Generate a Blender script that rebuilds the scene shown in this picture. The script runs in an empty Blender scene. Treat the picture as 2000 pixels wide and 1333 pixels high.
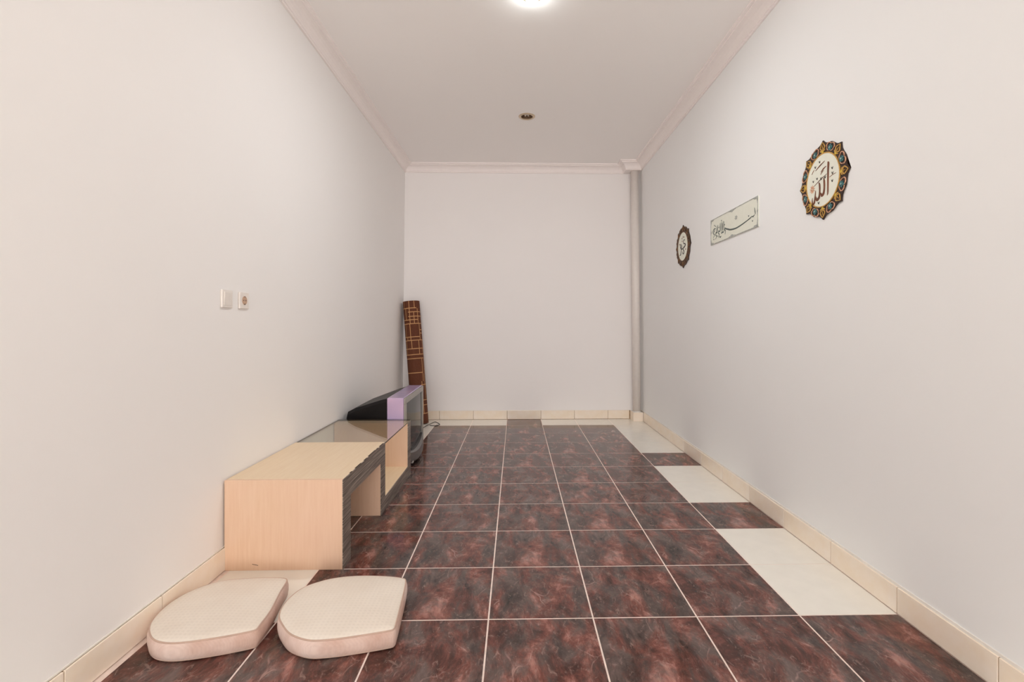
import bpy, bmesh, math, random
from mathutils import Vector, Matrix
random.seed(7)
C = bpy.context.scene.collection
PI = math.pi

# ------------------------------------------------------------------ camera
F_PX, PX, PY, YAW, CAM_H = 956.36, 1028.73, 634.78, -0.0218, 1.1233
cam = bpy.data.cameras.new('camera')
cam.sensor_width = 36.0
cam.lens = F_PX / 2000 * 36
cam.shift_x = (1000 - PX) / 2000
cam.shift_y = -(666.5 - PY) / 2000
cam.clip_start = 0.02
camo = bpy.data.objects.new('camera', cam)
camo.location = (0, 0, CAM_H)
camo.rotation_euler = (PI / 2, 0, YAW)
C.objects.link(camo)
bpy.context.scene.camera = camo

# ------------------------------------------------------------------ world, daylight, exposure
w = bpy.data.worlds.new('world')
bpy.context.scene.world = w
w.use_nodes = True
w.node_tree.nodes['Background'].inputs[0].default_value = (1.0, 0.96, 0.94, 1)
w.node_tree.nodes['Background'].inputs[1].default_value = 1.0

def area(name, loc, rot, sx, sy, power, col):
    l = bpy.data.lights.new(name, 'AREA')
    l.shape = 'RECTANGLE'; l.size = sx; l.size_y = sy; l.energy = power; l.color = col
    o = bpy.data.objects.new(name, l); o.location = loc; o.rotation_euler = rot
    C.objects.link(o)
    return o
REAR_Y = -5.6
# daylight entering by the wide doorway in the wall behind the camera
area('doorway_daylight', (0.07, REAR_Y - 0.45, 1.40), (PI / 2 + math.radians(32), 0, 0), 2.6, 2.6, 215, (1.0, 0.962, 0.957))

vs = bpy.context.scene.view_settings
vs.view_transform = 'Standard'
vs.look = 'None'
vs.gamma = 1
vs.use_curve_mapping = False
vs.exposure = -0.25
# a pale closed room: let the light bounce until it is even
bpy.context.scene.cycles.diffuse_bounces = 10
bpy.context.scene.cycles.max_bounces = 13
bpy.context.scene.cycles.transparent_max_bounces = 12

# ------------------------------------------------------------------ helpers
def link(name, bm, mat, parent=None, smooth=False, loc=None):
    me = bpy.data.meshes.new(name)
    bmesh.ops.recalc_face_normals(bm, faces=bm.faces[:])
    bm.to_mesh(me); bm.free()
    mats = mat if isinstance(mat, (list, tuple)) else [mat]
    for m in mats:
        me.materials.append(m)
    if smooth:
        for p in me.polygons:
            p.use_smooth = True
    o = bpy.data.objects.new(name, me)
    C.objects.link(o)
    if loc is not None:
        o.location = loc
    if parent is not None:
        o.parent = parent
    return o

def share(name, me, parent, loc, rot=(0, 0, 0), scale=(1, 1, 1)):
    o = bpy.data.objects.new(name, me)
    C.objects.link(o)
    o.parent = parent; o.location = loc; o.rotation_euler = rot; o.scale = scale
    return o

def thing(name, label, cat, loc=(0, 0, 0), rot=(0, 0, 0), group=None):
    o = bpy.data.objects.new(name, None)
    o.empty_display_size = 0.05
    C.objects.link(o)
    o.location = loc; o.rotation_euler = rot
    return tag(o, label, cat, group)

def tag(o, label, cat, group=None):
    o['label'] = label; o['category'] = cat
    if group:
        o['group'] = group
    return o

def struct(o, label=None):
    o['kind'] = 'structure'
    if label:
        o['label'] = label
    return o

def box(bm, a, b, bevel=0.0, seg=2):
    vs_ = [bm.verts.new((x, y, z)) for x in (a[0], b[0]) for y in (a[1], b[1]) for z in (a[2], b[2])]
    fs = []
    for q in ((0, 1, 3, 2), (4, 6, 7, 5), (0, 4, 5, 1), (2, 3, 7, 6), (0, 2, 6, 4), (1, 5, 7, 3)):
        fs.append(bm.faces.new([vs_[i] for i in q]))
    if bevel:
        es = list({e for f in fs for e in f.edges})
        bmesh.ops.bevel(bm, geom=es, offset=bevel, segments=seg, profile=0.5, affect='EDGES')
    return fs

def hexa(bm, pts):
    """eight corners, ordered x-major, then y, then z, as in box()"""
    v = [bm.verts.new(p) for p in pts]
    for q in ((0, 1, 3, 2), (4, 6, 7, 5), (0, 4, 5, 1), (2, 3, 7, 6), (0, 2, 6, 4), (1, 5, 7, 3)):
        bm.faces.new([v[i] for i in q])

def boxo(name, a, b, mat, parent=None, bevel=0.0):
    bm = bmesh.new(); box(bm, a, b, bevel)
    return link(name, bm, mat, parent)

def lathe(bm, prof, n=32, cx=0, cy=0):
    """revolve (r, z) points about z"""
    rings = []
    for r, z in prof:
        if r < 1e-6:
            rings.append([bm.verts.new((cx, cy, z))])
        else:
            rings.append([bm.verts.new((cx + r * math.cos(2 * PI * i / n), cy + r * math.sin(2 * PI * i / n), z)) for i in range(n)])
    for A, B in zip(rings, rings[1:]):
        for i in range(n):
            j = (i + 1) % n
            if len(A) == 1 and len(B) == 1:
                continue
            if len(A) == 1:
                bm.faces.new((A[0], B[i], B[j]))
            elif len(B) == 1:
                bm.faces.new((A[i], A[j], B[0]))
            else:
                bm.faces.new((A[i], A[j], B[j], B[i]))

def tube(bm, pts, r, n=10, cap=True):
    pts = [Vector(p) for p in pts]
    rings = []
    for i, p in enumerate(pts):
        t = (pts[min(i + 1, len(pts) - 1)] - pts[max(i - 1, 0)]).normalized()
        up = Vector((0, 0, 1)) if abs(t.z) < 0.9 else Vector((1, 0, 0))
        a = t.cross(up).normalized(); b = a.cross(t)
        rings.append([bm.verts.new(p + r * (math.cos(2 * PI * k / n) * a + math.sin(2 * PI * k / n) * b)) for k in range(n)])
    for A, B in zip(rings, rings[1:]):
        for k in range(n):
            bm.faces.new((A[k], A[(k + 1) % n], B[(k + 1) % n], B[k]))
    if cap:
        bm.faces.new(rings[0]); bm.faces.new(rings[-1])

def catmull(pts, n=6, closed=False):
    out = []
    m = len(pts)
    for i in range(m if closed else m - 1):
        if closed:
            p = [pts[(i + k) % m] for k in (-1, 0, 1, 2)]
        else:
            p = [pts[max(0, min(m - 1, i + k))] for k in (-1, 0, 1, 2)]
        p = [Vector(q) for q in p]
        for s in range(n):
            t = s / n
            out.append(0.5 * ((2 * p[1]) + (p[2] - p[0]) * t + (2 * p[0] - 5 * p[1] + 4 * p[2] - p[3]) * t * t + (3 * p[1] - p[0] - 3 * p[2] + p[3]) * t ** 3))
    if not closed:
        out.append(Vector(pts[-1]))
    return out

def plate(bm, pts, z0, z1):
    """flat outline (u, v) given thickness from z0 to z1"""
    lo = [bm.verts.new((p[0], p[1], z0)) for p in pts]
    hi = [bm.verts.new((p[0], p[1], z1)) for p in pts]
    n = len(pts)
    f1 = bm.faces.new(hi); f2 = bm.faces.new(lo[::-1])
    for i in range(n):
        j = (i + 1) % n
        bm.faces.new((lo[i], lo[j], hi[j], hi[i]))
    bmesh.ops.triangulate(bm, faces=[f1, f2])

def stroke(bm, pts, wd, z0, z1, n=5):
    """a pen stroke: spline through (u, v), widths along it, given thickness"""
    P = catmull([(p[0], p[1], 0) for p in pts], n) if len(pts) > 2 else [Vector((p[0], p[1], 0)) for p in pts]
    m = len(P)
    L = []; R = []
    for i, p in enumerate(P):
        t = (P[min(i + 1, m - 1)] - P[max(i - 1, 0)])
        t = t.normalized() if t.length > 1e-9 else Vector((1, 0, 0))
        nrm = Vector((-t.y, t.x, 0))
        s = i / (m - 1) * (len(wd) - 1)
        k = min(int(s), len(wd) - 2)
        h = (wd[k] + (wd[k + 1] - wd[k]) * (s - k)) / 2
        L.append(p + nrm * h); R.append(p - nrm * h)
    rows = [[bm.verts.new((q.x, q.y, z)) for q, z in ((L[i], z0), (R[i], z0), (R[i], z1), (L[i], z1))] for i in range(m)]
    for A, B in zip(rows, rows[1:]):
        for k in range(4):
            bm.faces.new((A[k], A[(k + 1) % 4], B[(k + 1) % 4], B[k]))
    bm.faces.new(rows[0][::-1]); bm.faces.new(rows[-1])

# ------------------------------------------------------------------ materials
class Nt:
    def __init__(s, name):
        s.m = bpy.data.materials.new(name); s.m.use_nodes = True
        s.t = s.m.node_tree; s.b = s.t.nodes['Principled BSDF']
    def n(s, kind, **kw):
        x = s.t.nodes.new(kind)
        for k, v in kw.items():
            setattr(x, k, v)
        return x
    def l(s, a, b):
        s.t.links.new(a, b)
    def ramp(s, fac, stops, interp='LINEAR'):
        r = s.n('ShaderNodeValToRGB'); r.color_ramp.interpolation = interp
        els = r.color_ramp.elements
        while len(els) < len(stops):
            els.new(0.5)
        for e, (p, c) in zip(els, stops):
            e.position = p; e.color = (*c, 1) if len(c) == 3 else c
        s.l(fac, r.inputs[0])
        return r.outputs[0]
    def mix(s, fac, a, b, blend='MIX'):
        x = s.n('ShaderNodeMix', data_type='RGBA', blend_type=blend)
        for sock, v in ((x.inputs['Factor'], fac), (x.inputs['A'], a), (x.inputs['B'], b)):
            if hasattr(v, 'is_linked'):
                s.l(v, sock)
            elif isinstance(v, (int, float)):
                sock.default_value = v
            else:
                sock.default_value = (*v, 1)
        return x.outputs['Result']
    def math(s, op, a, b=None, c=None):
        x = s.n('ShaderNodeMath', operation=op)
        for i, v in enumerate((a, b, c)):
            if v is None:
                continue
            if hasattr(v, 'is_linked'):
                s.l(v, x.inputs[i])
            else:
                x.inputs[i].default_value = v
        return x.outputs[0]
    def coord(s, out='Object', scale=(1, 1, 1), rot=(0, 0, 0)):
        t = s.n('ShaderNodeTexCoord'); m = s.n('ShaderNodeMapping')
        m.inputs['Scale'].default_value = scale; m.inputs['Rotation'].default_value = rot
        s.l(t.outputs[out], m.inputs[0])
        return m.outputs[0]
    def noise(s, co, scale, detail=4, rough=0.5, dist=0.0):
        x = s.n('ShaderNodeTexNoise')
        x.inputs['Scale'].default_value = scale; x.inputs['Detail'].default_value = detail
        x.inputs['Roughness'].default_value = rough; x.inputs['Distortion'].default_value = dist
        if co is not None:
            s.l(co, x.inputs['Vector'])
        return x.outputs[0]
    def bump(s, h, strength=0.2, dist=0.002):
        x = s.n('ShaderNodeBump')
        x.inputs['Strength'].default_value = strength; x.inputs['Distance'].default_value = dist
        s.l(h, x.inputs['Height']); s.l(x.outputs[0], s.b.inputs['Normal'])
    def col(s, c):
        if hasattr(c, 'is_linked'):
            s.l(c, s.b.inputs['Base Color'])
        else:
            s.b.inputs['Base Color'].default_value = (*c, 1)
    def set(s, rough=None, metal=None, spec=None, coat=None):
        if rough is not None: s.b.inputs['Roughness'].default_value = rough
        if metal is not None: s.b.inputs['Metallic'].default_value = metal
        if spec is not None: s.b.inputs['Specular IOR Level'].default_value = spec
        if coat is not None: s.b.inputs['Coat Weight'].default_value = coat

def plain(name, c, rough=0.5, metal=0.0, spec=0.5, var=0.06, scale=30.0):
    a = Nt(name); co = a.coord()
    nz = a.noise(co, scale, 3)
    lo = tuple(x * (1 - var) for x in c); hi = tuple(min(1, x * (1 + var)) for x in c)
    a.col(a.ramp(nz, [(0.3, lo), (0.7, hi)])); a.set(rough, metal, spec)
    return a.m

def paint(name, c):
    a = Nt(name); co = a.coord()
    n1 = a.noise(co, 0.9, 3); n2 = a.noise(co, 9, 4, 0.6)
    k = a.mix(a.ramp(n1, [(0.3, (0, 0, 0)), (0.7, (1, 1, 1))]), tuple(x * 0.985 for x in c), c)
    a.col(k); a.set(0.62, 0, 0.25)
    a.bump(n2, 0.08, 0.004)
    return a.m

M = {}
M['wall_left'] = paint('paint_left', (0.91, 0.893, 0.88))
M['wall_right'] = paint('paint_right', (0.895, 0.905, 0.905))
M['wall_back'] = paint('paint_back', (0.91, 0.885, 0.875))
M['ceiling'] = paint('paint_ceiling', (0.97, 0.945, 0.93))
M['cornice'] = plain('cornice_gypsum', (0.94, 0.88, 0.86), 0.5, var=0.01)
M['grout'] = plain('grout', (0.84, 0.71, 0.64), 0.8, var=0.12)
M['joint'] = plain('skirting_joint', (0.34, 0.215, 0.105), 0.85, var=0.3)
M['caulk'] = plain('white_caulk', (0.84, 0.81, 0.76), 0.6, var=0.04)

def tile_dark():
    a = Nt('tile_dark_marble')
    oi = a.n('ShaderNodeObjectInfo')
    t = a.n('ShaderNodeTexCoord')
    # each tile is one of a few prints of the same marble
    k = a.math('FLOOR', a.math('MULTIPLY', oi.outputs['Random'], 5.0))
    cmb = a.n('ShaderNodeCombineXYZ')
    a.l(a.math('MULTIPLY', k, 3.7), cmb.inputs[0]); a.l(a.math('MULTIPLY', k, 1.9), cmb.inputs[1])
    add = a.n('ShaderNodeVectorMath', operation='ADD')
    a.l(t.outputs['Object'], add.inputs[0]); a.l(cmb.outputs[0], add.inputs[1])
    mp = a.n('ShaderNodeMapping'); mp.inputs['Rotation'].default_value = (0, 0, 0.45); mp.inputs['Scale'].default_value = (1.5, 0.8, 1)
    a.l(add.outputs[0], mp.inputs[0]); co = mp.outputs[0]
    n1 = a.noise(co, 7.0, 10, 0.74, 0.45)
    n2 = a.noise(co, 5.5, 8, 0.66, 0.35)
    base = a.ramp(n1, [(0.33, (0.028, 0.012, 0.010)), (0.44, (0.085, 0.032, 0.025)), (0.54, (0.185, 0.066, 0.050)), (0.66, (0.42, 0.20, 0.165))])
    grey = a.ramp(n1, [(0.33, (0.030, 0.020, 0.017)), (0.66, (0.17, 0.120, 0.108))])
    c = a.mix(a.ramp(n2, [(0.44, (0, 0, 0)), (0.58, (1, 1, 1))]), base, grey)
    # fine pale veins, broken up
    warp = a.n('ShaderNodeVectorMath', operation='ADD')
    nv = a.n('ShaderNodeTexNoise'); nv.inputs['Scale'].default_value = 4; nv.inputs['Detail'].default_value = 3
    a.l(co, nv.inputs['Vector'])
    sc = a.n('ShaderNodeVectorMath', operation='SCALE'); sc.inputs['Scale'].default_value = 0.2
    a.l(nv.outputs[1], sc.inputs[0]); a.l(co, warp.inputs[0]); a.l(sc.outputs[0], warp.inputs[1])
    vo = a.n('ShaderNodeTexVoronoi', feature='DISTANCE_TO_EDGE'); vo.inputs['Scale'].default_value = 3.2
    a.l(warp.outputs[0], vo.inputs['Vector'])
    vein = a.ramp(vo.outputs['Distance'], [(0.0, (1, 1, 1)), (0.011, (0, 0, 0))])
    mask = a.ramp(a.noise(co, 7, 4, 0.6), [(0.50, (0, 0, 0)), (0.64, (0.6, 0.6, 0.6))])
    vm = a.mix(1.0, vein, mask, 'MULTIPLY')
    c = a.mix(vm, c, (0.50, 0.31, 0.27))
    fl = a.ramp(a.noise(co, 26, 6, 0.75, 1.2), [(0.56, (0, 0, 0)), (0.74, (0.55, 0.55, 0.55))])
    c = a.mix(fl, c, (0.52, 0.35, 0.30))
    a.col(c); a.set(0.10, 0, 0.32)
    return a.m
M['tile_dark'] = tile_dark()

def tile_cream(name, c, rough):
    a = Nt(name); co = a.coord()
    n = a.noise(co, 12, 4)
    a.col(a.ramp(n, [(0.3, tuple(x * 0.95 for x in c)), (0.7, c)])); a.set(rough, 0, 0.5)
    return a.m
M['tile_cream'] = tile_cream('tile_cream', (0.88, 0.86, 0.79), 0.14)

def skirting():
    a = Nt('skirting_tile'); co = a.coord()
    n = a.noise(co, 9, 5, 0.6); n2 = a.noise(co, 3.2, 2)
    c = a.ramp(n, [(0.3, (0.90, 0.77, 0.61)), (0.7, (0.94, 0.85, 0.74))])
    c = a.mix(a.ramp(n2, [(0.4, (0, 0, 0)), (0.7, (0.6, 0.6, 0.6))]), c, (0.94, 0.84, 0.76))
    a.col(c); a.set(0.3, 0, 0.4)
    return a.m
M['skirting'] = skirting()

def maple():
    a = Nt('maple_laminate'); co = a.coord('Object', (26, 26, 1.6))
    n = a.noise(co, 3.0, 6, 0.6, 0.3)
    n2 = a.noise(a.coord(), 2.0, 2)
    c = a.ramp(n, [(0.3, (0.74, 0.51, 0.345)), (0.7, (0.80, 0.585, 0.42))])
    c = a.mix(a.ramp(n2, [(0.3, (0, 0, 0)), (0.75, (0.5, 0.5, 0.5))]), c, (0.82, 0.56, 0.43))
    a.col(c); a.set(0.38, 0, 0.4)
    return a.m
M['maple'] = maple()

def maple_top():
    a = Nt('maple_laminate_top'); co = a.coord('Object', (26, 1.6, 26))
    n = a.noise(co, 3.0, 6, 0.6, 0.3)
    a.col(a.ramp(n, [(0.3, (0.79, 0.61, 0.41)), (0.7, (0.84, 0.68, 0.48))])); a.set(0.36, 0, 0.4)
    return a.m
M['maple_top'] = maple_top()

def zebra():
    a = Nt('zebrano_edge'); co = a.coord('Object', (1, 0.30, 34), (0.0, 0, 0))
    n = a.noise(co, 2.6, 3, 0.6, 0.3)
    c = a.ramp(n, [(0.28, (0.040, 0.030, 0.025)), (0.34, (0.10, 0.078, 0.064)), (0.38, (0.40, 0.33, 0.275)), (0.42, (0.09, 0.07, 0.057)), (0.46, (0.045, 0.034, 0.028)), (0.505, (0.46, 0.38, 0.32)), (0.55, (0.075, 0.057, 0.047)), (0.60, (0.05, 0.038, 0.032)), (0.64, (0.50, 0.42, 0.35)), (0.69, (0.10, 0.08, 0.067))])
    a.col(c); a.set(0.35, 0, 0.45)
    return a.m
M['zebra'] = zebra()
M['scuff'] = plain('scuffed_board', (0.05, 0.03, 0.02), 0.8)

def glass():
    a = Nt('clear_glass')
    out = a.t.nodes['Material Output']
    tr = a.n('ShaderNodeBsdfTransparent'); tr.inputs[0].default_value = (0.965, 0.985, 0.955, 1)
    gl = a.n('ShaderNodeBsdfGlossy'); gl.inputs['Roughness'].default_value = 0.004
    lw = a.n('ShaderNodeLayerWeight')
    fr = a.math('MULTIPLY_ADD', a.math('POWER', lw.outputs['Facing'], 5.0), 0.96, 0.04)
    mx = a.n('ShaderNodeMixShader')
    a.l(fr, mx.inputs[0]); a.l(tr.outputs[0], mx.inputs[1]); a.l(gl.outputs[0], mx.inputs[2])
    a.l(mx.outputs[0], out.inputs[0])
    return a.m
M['glass'] = glass()
M['glass_edge'] = plain('glass_edge', (0.06, 0.045, 0.03), 0.2)

def tv_side():
    a = Nt('lilac_silver_paint'); co = a.coord('Object', (1, 1, 1))
    n = a.noise(co, 3, 2)
    a.col(a.ramp(n, [(0.35, (0.44, 0.37, 0.62)), (0.65, (0.62, 0.46, 0.66))])); a.set(0.22, 0.35, 0.5)
    return a.m
M['tv_side'] = tv_side()
M['tv_bezel'] = plain('silver_plastic', (0.33, 0.31, 0.28), 0.32, 0.3, var=0.04)
M['tv_chin'] = plain('dark_silver_plastic', (0.11, 0.10, 0.095), 0.28, 0.3, var=0.05)
M['tv_foot'] = plain('light_silver_plastic', (0.62, 0.60, 0.57), 0.3, 0.2)
M['tv_shell'] = plain('black_shell_plastic', (0.006, 0.005, 0.0055), 0.42, 0.0, 0.22, var=0.2)
M['tv_screen'] = plain('screen_glass', (0.010, 0.010, 0.011), 0.06, 0, 0.08, var=0.0)
M['black'] = plain('black_rubber', (0.012, 0.012, 0.012), 0.5)
M['white_plastic'] = plain('white_plastic', (0.82, 0.77, 0.72), 0.35, var=0.02)
M['socket_inner'] = plain('socket_inner', (0.55, 0.36, 0.25), 0.4)
M['pipe'] = plain('painted_pipe', (0.80, 0.75, 0.71), 0.4, var=0.02)
M['brass'] = plain('brass_trim', (0.62, 0.50, 0.36), 0.3, 0.6)
M['recess'] = plain('recess_reflector', (0.30, 0.20, 0.13), 0.35, 0.5)
M['bulb_off'] = plain('bulb_glass_unlit', (0.90, 0.82, 0.72), 0.2)
def bulb_on():
    a = Nt('bulb_lit'); a.col((1, 1, 1))
    a.b.inputs['Emission Color'].default_value = (0.93, 1.0, 0.98, 1)
    a.b.inputs['Emission Strength'].default_value = 50
    return a.m
M['bulb_on'] = bulb_on()

def fabric(name, c1, c2, sc=260):
    a = Nt(name); co = a.coord()
    ch = a.n('ShaderNodeTexWave', wave_type='BANDS', bands_direction='X'); ch.inputs['Scale'].default_value = sc * 0.32
    ch.inputs['Distortion'].default_value = 1.2; ch.inputs['Detail'].default_value = 2
    a.l(co, ch.inputs['Vector'])
    ch2 = a.n('ShaderNodeTexWave', wave_type='BANDS', bands_direction='Y'); ch2.inputs['Scale'].default_value = sc * 0.32
    ch2.inputs['Distortion'].default_value = 1.2; ch2.inputs['Detail'].default_value = 2
    a.l(co, ch2.inputs['Vector'])
    wv = a.math('MULTIPLY', ch.outputs['Fac'], ch2.outputs['Fac'])
    big = a.noise(co, 7, 4, 0.6)
    c = a.mix(a.ramp(big, [(0.35, (0, 0, 0)), (0.7, (1, 1, 1))]), c1, c2)
    c = a.mix(a.math('MULTIPLY', wv, 0.13), c, tuple(x * 0.6 for x in c2))
    a.col(c); a.set(0.9, 0, 0.15)
    a.bump(wv, 0.22, 0.002)
    return a.m
M['cushion_top'] = fabric('woven_cushion_cover', (0.82, 0.755, 0.67), (0.78, 0.705, 0.615), 62)
M['cushion_side'] = fabric('linen_cushion_band', (0.84, 0.69, 0.62), (0.62, 0.42, 0.34), 340)
M['piping'] = plain('cushion_piping', (0.56, 0.40, 0.32), 0.9)
M['gold'] = plain('ornament_gold', (0.62, 0.36, 0.09), 0.45, 0.15, var=0.3, scale=90)
M['rose_gold'] = plain('ornament_rose_gold', (0.66, 0.36, 0.22), 0.5, 0.1, var=0.25, scale=90)
M['plate_brown'] = plain('ornament_dark_brown', (0.030, 0.013, 0.008), 0.45)
M['teal'] = plain('ornament_teal', (0.05, 0.16, 0.17), 0.45, var=0.5, scale=120)
M['cream_disc'] = plain('cream_disc', (0.84, 0.86, 0.75), 0.45, var=0.02)
M['ink_brown'] = plain('lettering_brown', (0.17, 0.055, 0.02), 0.45, var=0.3)
M['ink_dark'] = plain('lettering_dark', (0.035, 0.03, 0.022), 0.5)
M['ink_green'] = plain('lettering_green_grey', (0.07, 0.10, 0.09), 0.5)
M['plaque'] = plain('plaque_pale_green', (0.80, 0.815, 0.71), 0.45, var=0.02)
M['plaque_edge'] = plain('plaque_border_grey', (0.40, 0.42, 0.39), 0.5, var=0.3, scale=60)

# ------------------------------------------------------------------ the room
XB = [0.4 * (-1.2627 + k) for k in range(-1, 5)]           # column joints of the floor, B .. F
YR = lambda r: 0.4 * (4.6715 + r)                          # row joints
YB = 5.82
Z_COR, Z_CEIL = 2.924, 3.02
def xl(z): return -1.340 + 0.0093 * z                      # the side walls lean in a little
def xr(z): return 1.488 - 0.0075 * z
TH = 0.15
TOPW = Z_CEIL + 0.12
bm = bmesh.new(); box(bm, (-1.45, REAR_Y - TH, -0.15), (1.6, YB + TH, -0.0007))
floor = struct(link('floor', bm, M['grout']), 'floor of dark marbled tiles with a cream tile border')
bm = bmesh.new()
hexa(bm, [(xl(z) - (TH if s == 0 else 0), y, z) for s in (0, 1) for y in (REAR_Y - TH, YB + TH) for z in (-0.15, TOPW)])
wall_left = struct(link('wall_left', bm, M['wall_left']), 'long warm white painted wall behind the television bench')
bm = bmesh.new()
hexa(bm, [(xr(z) + (TH if s == 1 else 0), y, z) for s in (0, 1) for y in (REAR_Y - TH, YB + TH) for z in (-0.15, TOPW)])
wall_right = struct(link('wall_right', bm, M['wall_right']), 'long pale grey painted wall carrying the calligraphy plaques')
wall_back = struct(boxo('wall_back', (-1.5, YB, -0.15), (1.65, YB + TH, TOPW), M['wall_back']), 'short end wall with pale pinkish paint')
bm = bmesh.new()
OPX0, OPX1, OPZ = -1.24, 1.39, 2.8
box(bm, (-1.5, REAR_Y - TH, -0.15), (OPX0, REAR_Y, TOPW))
box(bm, (OPX1, REAR_Y - TH, -0.15), (1.65, REAR_Y, TOPW))
box(bm, (OPX0, REAR_Y - TH, OPZ), (OPX1, REAR_Y, TOPW))
wall_rear = struct(link('wall_rear', bm, M['wall_back']), 'wall with a wide doorway to the daylight')

# ceiling with two round holes for the downlights
LIGHTS = [(0.098, 4.455), (0.091, 2.80)]
HOLE = 0.056
bm = bmesh.new()
X0, X1 = -1.45, 1.6
y_cuts = [REAR_Y - TH]
for lx, ly in sorted(LIGHTS, key=lambda p: p[1]):
    y_cuts += [ly - 0.12, ly + 0.12]
y_cuts.append(YB + TH)
def quad(x0, x1, y0, y1):
    bm.faces.new([bm.verts.new(p) for p in ((x0, y0, Z_CEIL), (x1, y0, Z_CEIL), (x1, y1, Z_CEIL), (x0, y1, Z_CEIL))])
for i in range(0, len(y_cuts) - 1, 2):
    quad(X0, X1, y_cuts[i], y_cuts[i + 1])
for lx, ly in LIGHTS:
    quad(X0, lx - 0.12, ly - 0.12, ly + 0.12); quad(lx + 0.12, X1, ly - 0.12, ly + 0.12)
    n = 40; inner = []; outer = []
    for k in range(n):
        a_ = 2 * PI * k / n; c_, s_ = math.cos(a_), math.sin(a_)
        f_ = 0.12 / max(abs(c_), abs(s_))
        inner.append(bm.verts.new((lx + HOLE * c_, ly + HOLE * s_, Z_CEIL)))
        outer.append(bm.verts.new((lx + f_ * c_, ly + f_ * s_, Z_CEIL)))
    for k in range(n):
        j = (k + 1) % n
        bm.faces.new((inner[k], inner[j], outer[j], outer[k]))
bmesh.ops.remove_doubles(bm, verts=bm.verts[:], dist=1e-5)
ret = bmesh.ops.extrude_face_region(bm, geom=bm.faces[:])
bmesh.ops.translate(bm, verts=[v for v in ret['geom'] if isinstance(v, bmesh.types.BMVert)], vec=(0, 0, 0.12))
ceiling = struct(link('ceiling', bm, M['ceiling']), 'plain pinkish white ceiling with two round downlights')

# floor tiles
def tile_mesh(name, sx, sy, sz, mat, bev=0.0012):
    bm_ = bmesh.new(); box(bm_, (-sx / 2, -sy / 2, -sz), (sx / 2, sy / 2, 0), bev, 1)
    me = bpy.data.meshes.new(name)
    bmesh.ops.recalc_face_normals(bm_, faces=bm_.faces[:]); bm_.to_mesh(me); bm_.free()
    me.materials.append(mat)
    return me
GAP = 0.006
cache = {}
def put_tile(x0, x1, y0, y1, dark):
    # pale tiles nearly touch one another; dark ones show a pale joint
    g = GAP if dark else 0.0035
    sx, sy = round(x1 - x0 - g, 4), round(y1 - y0 - g, 4)
    key = (sx, sy, dark)
    if key not in cache:
        cache[key] = tile_mesh('tile', sx, sy, 0.0007, M['tile_dark' if dark else 'tile_cream'], 0.0003)
    share('tile', cache[key], floor, ((x0 + x1) / 2, (y0 + y1) / 2, 0))
R_EDGE = 1.480
border_dark = lambda r: (r % 3 == 2) and r < 8
for r in range(-19, 9):
    y0, y1 = YR(r), YR(r + 1)
    near = r < -5                                          # unseen end: cream tiles added to bounce light up to the ceiling
    put_tile(-1.308, XB[0], y0, y1, border_dark(r) and not near)
    for c in range(5):
        put_tile(XB[c], XB[c + 1], y0, y1, not near)
    put_tile(XB[5], R_EDGE, y0, y1, border_dark(r) and not near)
cols = [-1.308] + XB + [R_EDGE]
for c in range(7):
    put_tile(cols[c], cols[c + 1], YR(9), YB - 0.009, c == 3)

# skirting tiles
SK = 0.104
def baseboard(name, label):
    bm_ = bmesh.new()
    return bm_
cache_sk = {}
def sk_tile(parent, axis, a0, a1, off, side):
    """skirting tile along axis from a0 to a1; off = plane of its front face"""
    g = 0.004; t_ = 0.007
    ln = round(a1 - a0 - g, 4)
    key = ln
    if key not in cache_sk:
        bm_ = bmesh.new(); box(bm_, (-ln / 2, -t_, 0.003), (ln / 2, 0, SK), 0.0015, 2)
        me = bpy.data.meshes.new('tile'); bmesh.ops.recalc_face_normals(bm_, faces=bm_.faces[:]); bm_.to_mesh(me); bm_.free()
        me.materials.append(M['skirting']); cache_sk[key] = me
    mid = (a0 + a1) / 2
    if axis == 'y':
        share('tile', cache_sk[key], parent, (off, mid, 0), (0, 0, PI / 2 if side < 0 else -PI / 2))
    else:
        share('tile', cache_sk[key], parent, (mid, off, 0), (0, 0, PI))
# backing mortar strips with a white caulk line on top
def strip(name, pts, label):
    bm_ = bmesh.new(); hexa(bm_, [(x, y, min(z, SK - 0.001)) for x, y, z in pts])
    o = struct(link(name, bm_, M['joint']), label)
    bm_ = bmesh.new(); hexa(bm_, [(x, y, z if z > 0.01 else SK - 0.0009) for x, y, z in pts])
    link('caulk_line', bm_, M['caulk'], o)
    return o
bl = strip('baseboard_left', [(x, y, z) for x in (-1.3405, -1.3362) for y in (REAR_Y, YB) for z in (0, SK + 0.005)], 'cream skirting tiles along the wall with the switches')
br = strip('baseboard_right', [(x, y, z) for x in (1.4830, 1.4885) for y in (REAR_Y, YB) for z in (0, SK + 0.010)], 'cream skirting tiles below the calligraphy plaques')
bb = strip('baseboard_back', [(x, y, z) for x in (-1.335, 1.362) for y in (YB - 0.003, YB) for z in (0, SK + 0.004)], 'cream skirting tiles along the short end wall')
# tile fronts: thickness is carried in the mesh towards the wall
for r in range(-19, 10):
    y0, y1 = YR(r), min(YR(r + 1), YB - 0.008)
    # left wall: front face x = -1.3345 ; mesh front lies at its local y = 0 or -t
    ln0, ln1 = y0, y1
    sk_tile(bl, 'y', ln0, ln1, -1.3345 + 0.0005, -1)
for r in range(-19, 9):
    sk_tile(br, 'y', YR(r), YR(r + 1), 1.4835, 1)
sk_tile(br, 'y', YR(9), 5.640, 1.4835, 1)
xs = [-1.330] + XB + [1.352]
for a0, a1 in zip(xs, xs[1:]):
    sk_tile(bb, 'x', a0, a1, YB - 0.009, 1)
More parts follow.
